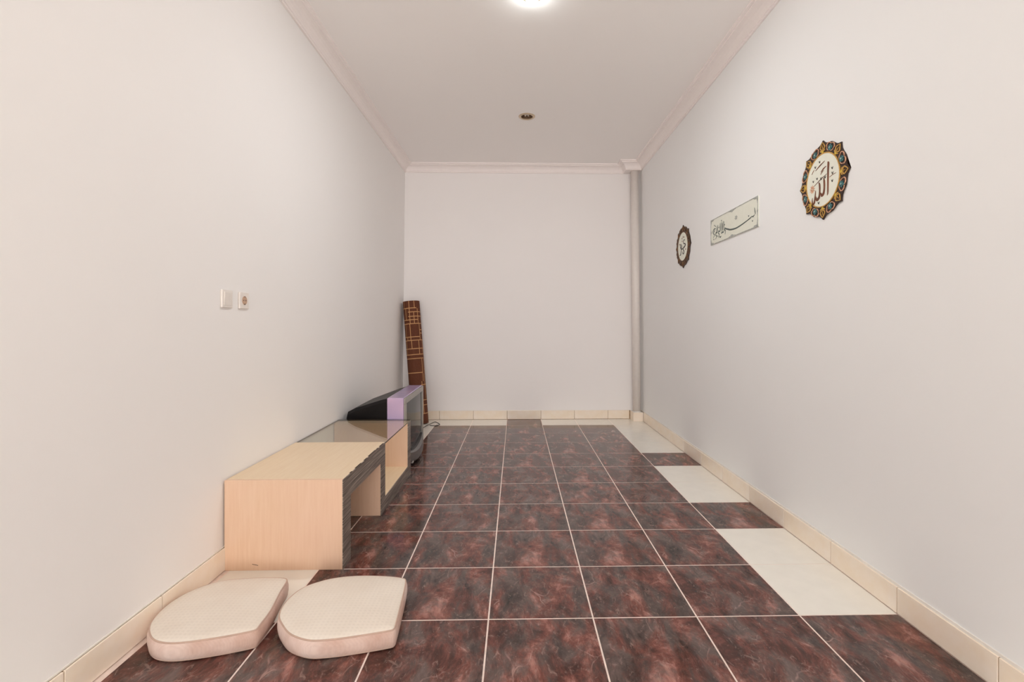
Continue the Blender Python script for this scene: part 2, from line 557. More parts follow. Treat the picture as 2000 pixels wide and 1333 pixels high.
# the little tiled plinth at the foot of the pipe
PBX0, PBY0 = 1.362, 5.650
bm = bmesh.new(); box(bm, (PBX0 + 0.006, PBY0 + 0.006, 0), (1.480, YB, SK - 0.004))
plinth = link('mortar', bm, M['caulk'], bb)
bm = bmesh.new(); box(bm, (PBX0, PBY0, 0.001), (1.4755, PBY0 + 0.006, SK), 0.001, 1); link('tile', bm, M['skirting'], bb)
bm = bmesh.new(); box(bm, (PBX0, PBY0 + 0.0065, 0.001), (PBX0 + 0.006, YB - 0.0165, SK), 0.001, 1); link('tile', bm, M['skirting'], bb)

# cornice: a moulded profile swept along each wall, mitred at the corners
PROF = [(0.0, 0.0), (0.011, 0.0), (0.013, 0.003), (0.013, 0.012), (0.018, 0.014), (0.021, 0.026), (0.028, 0.042), (0.040, 0.057),
        (0.056, 0.067), (0.070, 0.071), (0.078, 0.072), (0.079, 0.080), (0.086, 0.081), (0.094, 0.084), (0.094, 0.096), (0.0, 0.096)]
BOX_X, BOX_Y = 1.288, 5.668
path = [(xl(2.95), REAR_Y), (xl(2.95), YB), (BOX_X, YB), (BOX_X, BOX_Y), (xr(2.95), BOX_Y), (xr(2.95), REAR_Y)]
def offs(i, d):
    """path point i shifted into the room by d, mitred"""
    p = Vector(path[i])
    def nrm(a, b):
        t = (Vector(b) - Vector(a)).normalized(); return Vector((t.y, -t.x))
    if i == 0:
        return p + nrm(path[0], path[1]) * d
    if i == len(path) - 1:
        return p + nrm(path[-2], path[-1]) * d
    n1, n2 = nrm(path[i - 1], path[i]), nrm(path[i], path[i + 1])
    m = (n1 + n2); m = m / (1 + n1.dot(n2))
    return p + m * d
segs = [('trim_1', 0, 1, 'moulded cornice above the wall with the switches'), ('trim_2', 1, 2, 'moulded cornice above the short end wall'),
        ('trim_3', 2, 4, 'moulded cornice boxed around the top of the pipe'), ('trim_4', 4, 5, 'moulded cornice above the calligraphy plaques')]
for nm, i0, i1, lab in segs:
    bm = bmesh.new(); rows = []
    for i in range(i0, i1 + 1):
        rows.append([bm.verts.new((*offs(i, d), Z_COR + z)) for d, z in PROF])
    for A, B in zip(rows, rows[1:]):
        for k in range(len(PROF)):
            j = (k + 1) % len(PROF)
            bm.faces.new((A[k], A[j], B[j], B[k]))
    bm.faces.new(rows[0]); bm.faces.new(rows[-1][::-1])
    if nm == 'trim_3':
        box(bm, (BOX_X + 0.0005, BOX_Y + 0.0005, Z_COR), (xr(2.95) + 0.01, YB, Z_CEIL))
    struct(link(nm, bm, M['cornice']), lab)

# ------------------------------------------------------------------ pipe in the corner
pipe = thing('drain_pipe', 'white painted vertical pipe standing in the corner beside the end wall', 'pipe', (1.4165, 5.722, SK - 0.004))
bm = bmesh.new()
H_ = Z_COR - (SK - 0.004)
tube(bm, [(0, 0, 0), (-0.012, 0, H_ / 2), (-0.026, 0, H_)], 0.0455, 28)
link('pipe_body', bm, M['pipe'], pipe, True)
bm = bmesh.new(); lathe(bm, [(0.0460, 0.0), (0.0515, 0.0), (0.0515, 0.006), (0.0460, 0.012)], 28)
link('mortar_collar', bm, M['caulk'], pipe, True)

# ------------------------------------------------------------------ downlights
def downlight(i, lit):
    lx, ly = LIGHTS[i]
    t = thing('downlight', 'lit recessed ceiling downlight with a glowing white bulb' if lit else 'unlit recessed ceiling downlight with a brass-coloured rim', 'downlight', (lx, ly, Z_CEIL))
    bm = bmesh.new()
    lathe(bm, [(0.052, 0.0), (0.052, -0.004), (0.060, -0.007), (0.070, -0.005), (0.076, -0.0005), (0.076, 0.0), (0.052, 0.0)], 40)
    link('rim', bm, M['brass'], t, True)
    bm = bmesh.new()
    lathe(bm, [(0.052, -0.002), (0.050, 0.03), (0.044, 0.075), (0.03, 0.095), (0.0, 0.10)], 40)
    link('reflector', bm, M['recess'], t, True)
    if lit:
        bm = bmesh.new()
        lathe(bm, [(0.0, -0.060), (0.016, -0.057), (0.029, -0.047), (0.037, -0.030), (0.039, -0.010), (0.034, 0.015), (0.022, 0.045), (0.016, 0.09)], 32)
        link('bulb', bm, M['bulb_on'], t, True)
        l = bpy.data.lights.new('bulb_light', 'AREA'); l.shape = 'DISK'; l.size = 0.05; l.energy = 17; l.color = (0.98, 0.99, 1.0)
        lo = bpy.data.objects.new('bulb_light', l); C.objects.link(lo); lo.parent = t; lo.location = (0, 0, -0.063)
    else:
        bm = bmesh.new()
        # twin-tube compact bulb seen in the recess
        for a_ in range(3):
            dx, dy = 0.016 * math.cos(2 * PI * a_ / 3 + 0.5), 0.016 * math.sin(2 * PI * a_ / 3 + 0.5)
            lathe(bm, [(0.0, 0.004), (0.006, 0.006), (0.0085, 0.014), (0.0085, 0.08)], 14, dx, dy)
        link('bulb', bm, M['bulb_off'], t, True)
    return t
downlight(0, False)
downlight(1, True)

# ------------------------------------------------------------------ television bench
CX0, CX1 = -1.330, -0.792
Y0, Y1, Y2, Y3, Y4, Y5 = 2.263, 2.366, 2.895, 2.985, 3.612, 3.702
ZT, ZU, ZB = 0.413, 0.310, 0.083
bench = thing('television_bench', 'low S-shaped maple television bench with zebra-grain front edges and a glass shelf top', 'tv bench', ((CX0 + CX1) / 2, (Y0 + Y5) / 2, 0))
def part(name, a, b, mat, bev=0.0015, parent=bench):
    ox, oy = (CX0 + CX1) / 2, (Y0 + Y5) / 2
    bm_ = bmesh.new(); box(bm_, (a[0] - ox, a[1] - oy, a[2]), (b[0] - ox, b[1] - oy, b[2]), bev)
    o = link(name, bm_, mat, parent)
    return o
ZE = 0.004      # thickness of the edge laminate
FX = CX1 - ZE
part('end_panel', (CX0, Y0, 0.0), (FX, Y0 + 0.018, ZT - 0.0008), M['maple'], 0.0008)
part('leg_panel', (CX0, Y0 + 0.0182, 0.0), (FX, Y1, ZU), M['maple'])
part('top_panel', (CX0, Y0 + 0.0182, ZU + 0.0002), (FX, Y3, ZT), M['maple_top'])
part('divider', (CX0, Y2, 0.0), (FX, Y3, ZU), M['maple'])
part('bottom_panel', (CX0, Y3 + 0.0003, 0.0), (FX, Y4 - 0.0003, ZB), M['maple_top'])
part('end_panel', (CX0, Y4, 0.0), (FX, Y5, ZT - 0.0105), M['maple'])
part('edge_laminate', (FX, Y0, 0.0), (CX1, Y1, ZU - 0.0003), M['zebra'], 0.0005)
part('edge_laminate', (FX, Y0, ZU), (CX1, Y3, ZT - 0.001), M['zebra'], 0.0005)
part('edge_laminate', (FX, Y2, 0.0), (CX1, Y3, ZU - 0.0003), M['zebra'], 0.0005)
part('edge_laminate', (FX, Y3 + 0.0002, 0.0), (CX1, Y5, ZB), M['zebra'], 0.0005)
part('edge_laminate', (FX, Y4, ZB + 0.0002), (CX1, Y5, ZT - 0.011), M['zebra'], 0.0005)
g = part('glass_top', (CX0, Y3 + 0.0008, ZT - 0.0100), (CX1, Y5, ZT - 0.0020), [M['glass'], M['glass_edge']], 0)
for p in g.data.polygons:
    if abs(p.normal.z) < 0.5:
        p.material_index = 1
# chipped laminate along the top front edge and a small scratch low on the end panel
ox, oy = (CX0 + CX1) / 2, (Y0 + Y5) / 2
bm = bmesh.new()
for k, (ya, ln, wd) in enumerate([(2.36, 0.03, .002), (2.44, 0.09, .0028), (2.58, 0.05, .002), (2.66, 0.13, .0045), (2.80, 0.04, .0025), (2.87, 0.08, .003)]):
    box(bm, (FX - wd - ox, ya - oy, ZT - 0.0004), (CX1 + 0.0004 - ox, ya + ln - oy, ZT + 0.0006))
    link('chipped_edge', bm, M['scuff'], bench); bm = bmesh.new()
bm = bmesh.new()
for (x_, z_, l_) in ((-1.205, 0.028, 0.018), (-1.190, 0.0255, 0.012)):
    hexa(bm, [(x_ + dx - ox, Y0 - 0.0004 + dy - oy, z_ - 0.004 * (dx / l_) + dz) for dx in (0, l_) for dy in (0, 0.0006) for dz in (0, 0.0022)])
link('scratch', bm, M['scuff'], bench)

# ------------------------------------------------------------------ television
tv = thing('television', 'old silver and black tube television standing on the floor behind the bench', 'television', (-0.90, 4.112, 0), (0, 0, math.radians(1.0)))
TH_, TW = 0.570, 0.80                        # height and width; local +x is the screen side, local y along the wall
hw = TW / 2
zb0 = 0.055
# front housing: open frame with a rounded outline
bm = bmesh.new()
box(bm, (-0.080, -hw, zb0), (0.045, hw, TH_), 0.007, 3)
link('front_housing', bm, M['tv_side'], tv)
# bezel frame on the front
bm = bmesh.new()
bx0, bx1 = 0.0452, 0.058
sy0, sy1, sz0, sz1 = -hw + 0.055, hw - 0.055, 0.150, TH_ - 0.048
box(bm, (bx0, -hw + 0.004, sz1), (bx1, hw - 0.004, TH_ - 0.004), 0.003)
box(bm, (bx0, -hw + 0.004, 0.100), (bx1, sy0, sz1), 0.003)
box(bm, (bx0, sy1, 0.100), (bx1, hw - 0.004, sz1), 0.003)
link('bezel', bm, M['tv_bezel'], tv)
# bulging picture tube
bm = bmesh.new(); NY, NZ = 20, 16
grid = []
for i in range(NY + 1):
    row = []
    for j in range(NZ + 1):
        u, v = i / NY * 2 - 1, j / NZ * 2 - 1
        row.append(bm.verts.new((0.046 + 0.014 * (1 - u * u * 0.75) * (1 - v * v * 0.6), (sy0 + sy1) / 2 + u * (sy1 - sy0) / 2, (0.100 + sz1) / 2 + v * (sz1 - 0.100) / 2)))
    grid.append(row)
for i in range(NY):
    for j in range(NZ):
        bm.faces.new((grid[i][j], grid[i + 1][j], grid[i + 1][j + 1], grid[i][j + 1]))
link('screen', bm, M['tv_screen'], tv, True)
# bowed chin with the speakers below the screen
bm = bmesh.new(); rows = []
NC = 24
for i in range(NC + 1):
    u = i / NC * 2 - 1
    d = 0.010 + 0.046 * (1 - u * u)
    zt = 0.165 - 0.060 * (1 - u * u)
    zl = 0.080 - 0.062 * (1 - u * u)
    y = u * (hw - 0.004)
    rows.append([bm.verts.new(p) for p in ((0.0455, y, zl + 0.004), (0.0455 + d * 0.8, y, zl), (0.0455 + d, y, zl + 0.015), (0.0455 + d * 0.9, y, zt - 0.010), (0.0455 + d * 0.35 + 0.006, y, zt), (0.0455, y, zt))])
for A, B in zip(rows, rows[1:]):
    for k in range(6):
        bm.faces.new((A[k], A[(k + 1) % 6], B[(k + 1) % 6], B[k]))
bm.faces.new(rows[0]); bm.faces.new(rows[-1][::-1])
chin = link('chin', bm, M['tv_chin'], tv, False)
bm = bmesh.new(); box(bm, (0.020, -hw * 0.60, 0.030), (0.085, -hw * 0.60 + 0.03, 0.052), 0.004); link('control_flap', bm, M['tv_foot'], tv)
# tapering black rear shell
bm = bmesh.new()
sections = [(-0.0805, -hw + 0.006, hw - 0.006, zb0 + 0.004, TH_ - 0.006), (-0.14, -hw + 0.02, hw - 0.02, zb0 + 0.002, TH_ - 0.022), (-0.24, -hw + 0.045, hw - 0.10, 0.05, TH_ - 0.055),
            (-0.34, -hw + 0.065, hw - 0.20, 0.045, TH_ - 0.088), (-0.400, -hw + 0.078, hw - 0.27, 0.045, TH_ - 0.118), (-0.412, -hw + 0.10, hw - 0.30, 0.06, TH_ - 0.15)]
rows = []
for x_, a_, b_, zl, zh in sections:
    cyy, czz = (a_ + b_) / 2, (zl + zh) / 2
    c_ = 0.022
    rows.append([bm.verts.new((x_, y_, z_)) for y_, z_ in ((a_, zl), (b_, zl), (b_, zh - c_), (b_ - c_, zh), (a_ + c_, zh), (a_, zh - c_))])
for A, B in zip(rows, rows[1:]):
    for k in range(6):
        bm.faces.new((A[k], A[(k + 1) % 6], B[(k + 1) % 6], B[k]))
bm.faces.new(rows[0]); bm.faces.new(rows[-1][::-1])
link('rear_shell', bm, M['tv_shell'], tv)
for (fx, fy) in ((0.0, -0.28), (0.0, 0.28), (-0.28, -0.18), (-0.28, 0.06)):
    bm = bmesh.new(); lathe(bm, [(0, 0), (0.022, 0), (0.025, 0.01), (0.022, 0.058), (0, 0.058)], 16, fx, fy); link('foot', bm, M['black'], tv)

# ------------------------------------------------------------------ rolled mat in the corner
mat_len = 1.40
def mat_material():
    a = Nt('mat_brown_with_tan_lines')
    uv = a.n('ShaderNodeUVMap'); sp = a.n('ShaderNodeSeparateXYZ'); a.l(uv.outputs[0], sp.inputs[0])
    U, V = sp.outputs[0], sp.outputs[1]
    # u: turns around the roll (0.5 faces the room), v: metres up the roll
    rects = []
    def ring(v, u0, u1): rects.append(((u0 + u1) / 2, (u1 - u0) / 2, v, 0.0045))
    def bar(u, v0, v1): rects.append((u, 0.0058, (v0 + v1) / 2, (v1 - v0) / 2))
    T = mat_len
    px = T / 250.0                                   # metres per photo pixel along the roll
    for v, a0, a1 in ((15, .2, .62), (23, .45, .8), (32, .45, .8), (39, .2, .64), (47, .2, .8), (60, .66, .8), (67, .66, .8), (74, .2, .66), (81, .2, .8),
                      (98, .2, .8), (110, .2, .8), (118, .2, .72), (147, .2, .66), (141, .72, .8), (157, .74, .8), (172, .6, .8), (203, .5, .8), (213, .5, .8), (230, .3, .8), (188, .2, .5)):
        ring(T - v * px, a0, a1)
    for u, v0, v1 in ((.36, 0, 16), (.48, 0, 47), (.58, 0, 16), (.40, 16, 40), (.56, 24, 47), (.64, 16, 47), (.37, 47, 74), (.47, 47, 81), (.66, 47, 81), (.40, 74, 81), (.36, 81, 110),
                      (.48, 81, 98), (.62, 81, 110), (.72, 81, 110), (.76, 98, 118), (.66, 118, 165), (.72, 118, 150), (.70, 150, 200), (.62, 165, 230), (.78, 172, 213), (.45, 203, 250)):
        bar(u, T - v1 * px, T - v0 * px)
    acc = None
    for uc, hu, vc, hv in rects:
        r = a.math('MULTIPLY', a.math('COMPARE', U, uc, hu), a.math('COMPARE', V, vc, hv))
        acc = r if acc is None else a.math('MAXIMUM', acc, r)
    co = a.coord('Object', (60, 60, 260))
    wv = a.noise(co, 2.0, 3)
    brown = a.ramp(wv, [(0.3, (0.085, 0.026, 0.012)), (0.7, (0.17, 0.058, 0.028))])
    a.col(a.mix(acc, brown, (0.56, 0.31, 0.14))); a.set(0.75, 0, 0.25)
    a.bump(wv, 0.3, 0.002)
    return a.m
M['mat'] = mat_material()
M['mat_back'] = plain('mat_underside', (0.10, 0.045, 0.025), 0.85)
top = Vector((-1.212, 5.700, 1.392)); bot = Vector((-1.090, 5.615, 0.0))
axis = (top - bot)
mat_len = axis.length
roll = thing('rolled_mat', 'rolled-up brown woven mat with tan lines leaning upright in the corner', 'mat', bot)
bm = bmesh.new()
uvl = bm.loops.layers.uv.new('UVMap')
TURNS, NSEG = 4, 40
R1, PITCH = 0.100, 0.011
def spiral(k):
    th = 2 * PI * k / NSEG
    return R1 - PITCH * th / (2 * PI), th
rows = []
for k in range(TURNS * NSEG + 1):
    r, th = spiral(k)
    ri = r - 0.009
    a_ = th + math.radians(90)                         # turn 0 starts at the back of the roll
    rows.append([(r * math.cos(a_), r * math.sin(a_), 0), (r * math.cos(a_), r * math.sin(a_), mat_len), (ri * math.cos(a_), ri * math.sin(a_), mat_len), (ri * math.cos(a_), ri * math.sin(a_), 0)])
VR = [[bm.verts.new(p) for p in row] for row in rows]
for k in range(len(VR) - 1):
    A, B = VR[k], VR[k + 1]
    for q in range(4):
        f = bm.faces.new((A[q], A[(q + 1) % 4], B[(q + 1) % 4], B[q]))
        f.material_index = 0 if q == 0 else 1
        for lp in f.loops:
            kk = k if lp.vert in A else k + 1
            vi = (A if lp.vert in A else B).index(lp.vert)
            lp[uvl].uv = (kk / NSEG, mat_len if vi in (1, 2) else 0.0)
bm.faces.new(VR[0][::-1]); bm.faces.new(VR[-1])
q = Vector((0, 0, 1)).rotation_difference(axis)
ro = link('mat_sheet', bm, [M['mat'], M['mat_back']], roll, False)
ro.rotation_mode = 'QUATERNION'; ro.rotation_quaternion = q
bm = bmesh.new(); lathe(bm, [(0, 0.01), (0.052, 0.01), (0.052, mat_len - 0.012), (0, mat_len - 0.012)], 24)
core = link('mat_core', bm, M['mat_back'], roll, True); core.rotation_mode = 'QUATERNION'; core.rotation_quaternion = q

# ------------------------------------------------------------------ cable on the floor by the mat
bm = bmesh.new()
tube(bm, catmull([(-1.02, 5.30, 0.004), (-0.99, 5.45, 0.004), (-0.955, 5.60, 0.004), (-0.93, 5.66, 0.004), (-0.88, 5.58, 0.004), (-0.855, 5.50, 0.004), (-0.90, 5.45, 0.004), (-0.96, 5.47, 0.004)], 8), 0.0035, 8)
cab = link('power_cable', bm, M['black'], None, True)
tag(cab, 'thin black power cable lying looped on the floor beside the rolled mat', 'cable')

# ------------------------------------------------------------------ seat cushions
def cushion(outline, label, h=0.072):
    cx_ = sum(p[0] for p in outline) / len(outline); cy_ = sum(p[1] for p in outline) / len(outline)
    t = thing('seat_cushion', label, 'cushion', (cx_, cy_, 0))
    P = [Vector((p.x - cx_, p.y - cy_, 0)) for p in catmull([(x, y, 0) for x, y in outline], 6, True)]
    n = len(P)
    N = []
    for i in range(n):
        tg = (P[(i + 1) % n] - P[i - 1]).normalized()
        nn = Vector((tg.y, -tg.x, 0))
        if nn.dot(P[i]) < 0: nn = -nn
        N.append(nn)
    for _ in range(3):                                   # ease the corners
        P = [(P[i - 1] + P[i] * 2 + P[(i + 1) % n]) / 4 for i in range(n)]
        N = [(N[i - 1] + N[i] * 2 + N[(i + 1) % n]).normalized() for i in range(n)]
    def ring(bm_, off, z):
        return [bm_.verts.new((P[i].x + N[i].x * off, P[i].y + N[i].y * off, z)) for i in range(n)]
    def bridge(bm_, A, B):
        for i in range(n):
            j = (i + 1) % n
            bm_.faces.new((A[i], A[j], B[j], B[i]))
    # side band
    bm_ = bmesh.new()
    rs = [ring(bm_, -0.006, 0.003), ring(bm_, 0.000, 0.008), ring(bm_, 0.003, h * 0.35), ring(bm_, 0.003, h * 0.6), ring(bm_, -0.001, h - 0.012), ring(bm_, -0.006, h - 0.007)]
    for A, B in zip(rs, rs[1:]): bridge(bm_, A, B)
    bm_.faces.new(rs[0][::-1])
    link('side_band', bm_, M['cushion_side'], t, True)
    # top cover, gently domed
    bm_ = bmesh.new()
    prev = ring(bm_, -0.006, h - 0.0068)
    for off, z in ((-0.012, h - 0.003),):
        R = ring(bm_, off, z); bridge(bm_, prev, R); prev = R
    Q = [P[i] - N[i] * 0.012 for i in range(n)]
    for s, dz in ((0.86, 0.002), (0.66, 0.005), (0.42, 0.007), (0.18, 0.008)):
        R = [bm_.verts.new((Q[i].x * s, Q[i].y * s, h - 0.003 + dz)) for i in range(n)]
        bridge(bm_, prev, R); prev = R
    c_ = bm_.verts.new((0, 0, h + 0.0055))
    for i in range(n):
        bm_.faces.new((prev[i], prev[(i + 1) % n], c_))
    link('top_cover', bm_, M['cushion_top'], t, True)
    for nm, z, off in (('piping', h - 0.009, -0.004), ('piping', 0.006, -0.003)):
        bm_ = bmesh.new()
        ringsv = []
        for i in range(n):
            b = P[i] + N[i] * off
            ringsv.append([bm_.verts.new((b.x + N[i].x * 0.003 * math.cos(k * PI / 3), b.y + N[i].y * 0.003 * math.cos(k * PI / 3), z + 0.003 * math.sin(k * PI / 3))) for k in range(6)])
        for i in range(n):
            A, B = ringsv[i], ringsv[(i + 1) % n]
            for k in range(6):
                bm_.faces.new((A[k], A[(k + 1) % 6], B[(k + 1) % 6], B[k]))
        link(nm, bm_, M['piping'], t, True)
    return t
c1 = [[-1.319, 1.756], [-1.266, 1.698], [-1.211, 1.664], [-1.155, 1.650], [-1.093, 1.655], [-0.999, 1.678], [-0.918, 1.706], [-0.899, 1.722], [-0.900, 1.755], [-0.905, 1.835], [-0.930, 1.960], [-0.943, 2.045], [-0.965, 2.068], [-1.024, 2.074], [-1.127, 2.069], [-1.22, 2.051], [-1.288, 2.007], [-1.332, 1.951], [-1.348, 1.893], [-1.345, 1.828]]
c1 = [[x if x > -1.2 else -1.2 + (x + 1.2) * 0.80, y] for x, y in c1]
c2 = [[-0.863, 1.795], [-0.830, 1.748], [-0.775, 1.690], [-0.699, 1.655], [-0.640, 1.655], [-0.568, 1.667], [-0.445, 1.698], [-0.422, 1.712], [-0.422, 1.745], [-0.434, 1.880], [-0.450, 2.024], [-0.472, 2.058], [-0.568, 2.077], [-0.676, 2.080], [-0.763, 2.062], [-0.825, 2.026], [-0.862, 1.986], [-0.879, 1.930], [-0.881, 1.86]]
cushion(c1, 'beige rounded seat cushion lying against the skirting tiles')
cushion(c2, 'beige rounded seat cushion lying in front of the bench, away from the wall')

# ------------------------------------------------------------------ switch and socket on the left wall
def wall_item(name, label, cat, y, z):
    return thing(name, label, cat, (xl(z) + 0.0002, y, z), (0, 0, 0))
sw = wall_item('light_switch', 'white square light switch plate on the wall above the bench', 'switch', 2.270, 1.242)
bm = bmesh.new(); box(bm, (0, -0.041, -0.041), (0.009, 0.041, 0.041), 0.003); link('cover_plate', bm, M['white_plastic'], sw)
bm = bmesh.new(); hexa(bm, [(x_, y_, z_) for x_, y_, z_ in ((0.0092, -0.028, -0.03), (0.0092, -0.028, 0.03), (0.0092, 0.028, -0.03), (0.0092, 0.028, 0.03), (0.0105, -0.028, -0.03), (0.0145, -0.028, 0.03), (0.0105, 0.028, -0.03), (0.0145, 0.028, 0.03))])
link('rocker', bm, M['white_plastic'], sw)
so = wall_item('wall_socket', 'white square wall socket with a round tan outlet', 'socket', 2.409, 1.241)
bm = bmesh.new(); box(bm, (0, -0.040, -0.040), (0.009, 0.040, 0.040), 0.003); link('cover_plate', bm, M['white_plastic'], so)
def disc_x(bm_, r, x0, x1, cy_=0, cz_=0, n=24):
    A = [bm_.verts.new((x0, cy_ + r * math.cos(2 * PI * k / n), cz_ + r * math.sin(2 * PI * k / n))) for k in range(n)]
    B = [bm_.verts.new((x1, cy_ + r * math.cos(2 * PI * k / n), cz_ + r * math.sin(2 * PI * k / n))) for k in range(n)]
    bm_.faces.new(A[::-1]); bm_.faces.new(B)
    for k in range(n):
        bm_.faces.new((A[k], A[(k + 1) % n], B[(k + 1) % n], B[k]))
bm = bmesh.new(); disc_x(bm, 0.021, 0.0092, 0.0105); outlet = link('outlet', bm, M['socket_inner'], so)
for dy, dz, r_ in ((-0.0095, 0, 0.0028), (0.0095, 0, 0.0028), (0, 0.018, 0.0026), (0, -0.018, 0.0034)):
    bm = bmesh.new(); disc_x(bm, r_, 0.0106, 0.0112, dy, dz, 12); link('contact', bm, M['black'], outlet)

# ------------------------------------------------------------------ calligraphy on the right wall
# local frame: +x = reader's right (towards the room's near end), +y = up, +z = out of the wall
def on_right_wall(name, label, cat, y, z, group=None):
    t = thing(name, label, cat, (xr(z) - 0.0005, y, z), (0, 0, 0), group)
    t.rotation_euler = Matrix(((0, 0, -1), (-1, 0, 0), (0, 1, 0))).to_euler()
    return t
def polar(r, deg):
    a_ = math.radians(90 - deg)
    return (r * math.cos(a_), r * math.sin(a_))
RM = 0.190
def medallion(name, label, y, z, word, brown=False):
    t = on_right_wall(name, label, 'medallion', y, z)
    # scalloped backing plate with eight points
    pts = []
    for k in range(8):
        a0 = 45 * k
        for da, rr in ((0, 1.0), (3, 0.955), (7, 0.915), (13, 0.905), (18, 0.915), (22.5, 0.925), (27, 0.915), (32, 0.905), (38, 0.915), (42, 0.955)):
            pts.append(polar(RM * rr, a0 + da))
    bm_ = bmesh.new(); plate(bm_, pts, 0, 0.006); link('backing_plate', bm_, M['plate_brown'], t)
    gold, rose, teal = M['gold'], M['rose_gold'], M['teal']
    if brown:
        gold, rose, teal = M['brown_gold'], M['brown_gold'], M['brown_mid']
    # leaf outline at each point
    def ornament(nm, fn, mat, count, start=0.0):
        bm2 = bmesh.new(); fn(bm2)
        me = bpy.data.meshes.new(nm); bmesh.ops.recalc_face_normals(bm2, faces=bm2.faces[:]); bm2.to_mesh(me); bm2.free(); me.materials.append(mat)
        for k in range(count):
            share(nm, me, t, (0, 0, 0), (0, 0, -math.radians(start + 360 / count * k)))
    z0, z1 = 0.0061, 0.0090
    def leaf(b):
        for s in (-1, 1):
            stroke(b, [(0, 0.180), (s * 0.010, 0.168), (s * 0.017, 0.156), (s * 0.010, 0.147), (0, 0.146)], [0.002, 0.004, 0.0045, 0.004, 0.003], z0, z1, 4)
        stroke(b, [(0, 0.166), (0, 0.150)], [0.001, 0.004], z0, z1)
        for s in (-1, 1):
            stroke(b, [(0, 0.146), (s * 0.010, 0.139), (s * 0.018, 0.143)], [0.004, 0.0065, 0.002], z0, z1, 4)
    def bud(b):
        plate(b, [(0, 0.145), (0.010, 0.139), (0.006, 0.132), (0, 0.129), (-0.006, 0.132), (-0.010, 0.139)], z0, z1)
    def curl(b):
        for s in (-1, 1):
            stroke(b, [(s * 0.002, 0.168), (s * 0.014, 0.171), (s * 0.026, 0.165), (s * 0.030, 0.154), (s * 0.024, 0.148)], [0.002, 0.004, 0.004, 0.0035, 0.002], z0, z1, 4)
            stroke(b, [(s * 0.006, 0.134), (s * 0.018, 0.138), (s * 0.026, 0.146)], [0.002, 0.0035, 0.002], z0, z1, 4)
    def flower(b):
        for k in range(5):
            a_ = 2 * PI * k / 5 + 0.3
            cx_, cy_ = 0.0088 * math.cos(a_), 0.149 + 0.0088 * math.sin(a_)
            plate(b, [(cx_ + 0.0066 * math.cos(2 * PI * m / 8), cy_ + 0.0066 * math.sin(2 * PI * m / 8)) for m in range(8)], z0, z1 + 0.0004 * k)
    def heart(b):
        plate(b, [(0.0045 * math.cos(2 * PI * m / 8), 0.149 + 0.0045 * math.sin(2 * PI * m / 8)) for m in range(8)], z1 + 0.0021, z1 + 0.0030)
    ornament('leaf', leaf, gold, 8)
    ornament('bud', bud, M['yellow'] if not brown else gold, 8)
    ornament('curl', curl, rose, 8, 22.5)
    ornament('flower', flower, teal, 8, 22.5)
    ornament('flower_heart', heart, M['pale_teal'] if not brown else gold, 8, 22.5)
    # inner rim and cream disc
    bm_ = bmesh.new(); lathe(bm_, [(0.1235, 0.006), (0.1285, 0.006), (0.1285, 0.0098), (0.1235, 0.0098), (0.1235, 0.006)], 64); link('inner_rim', bm_, gold, t)
    bm_ = bmesh.new(); plate(bm_, [polar(0.1232, 360 * k / 64) for k in range(64)], 0.0061, 0.0082); link('disc', bm_, M['cream_disc'], t)
    word(t)
    return t
M['brown_gold'] = plain('ornament_brown_gold', (0.20, 0.095, 0.035), 0.5, var=0.4, scale=70)
M['brown_mid'] = plain('ornament_brown', (0.075, 0.033, 0.016), 0.5, var=0.4, scale=70)
M['yellow'] = plain('ornament_yellow', (0.72, 0.52, 0.06), 0.5, var=0.2)
M['pale_teal'] = plain('ornament_pale_teal', (0.36, 0.50, 0.46), 0.5)
ZW0, ZW1 = 0.00825, 0.0098
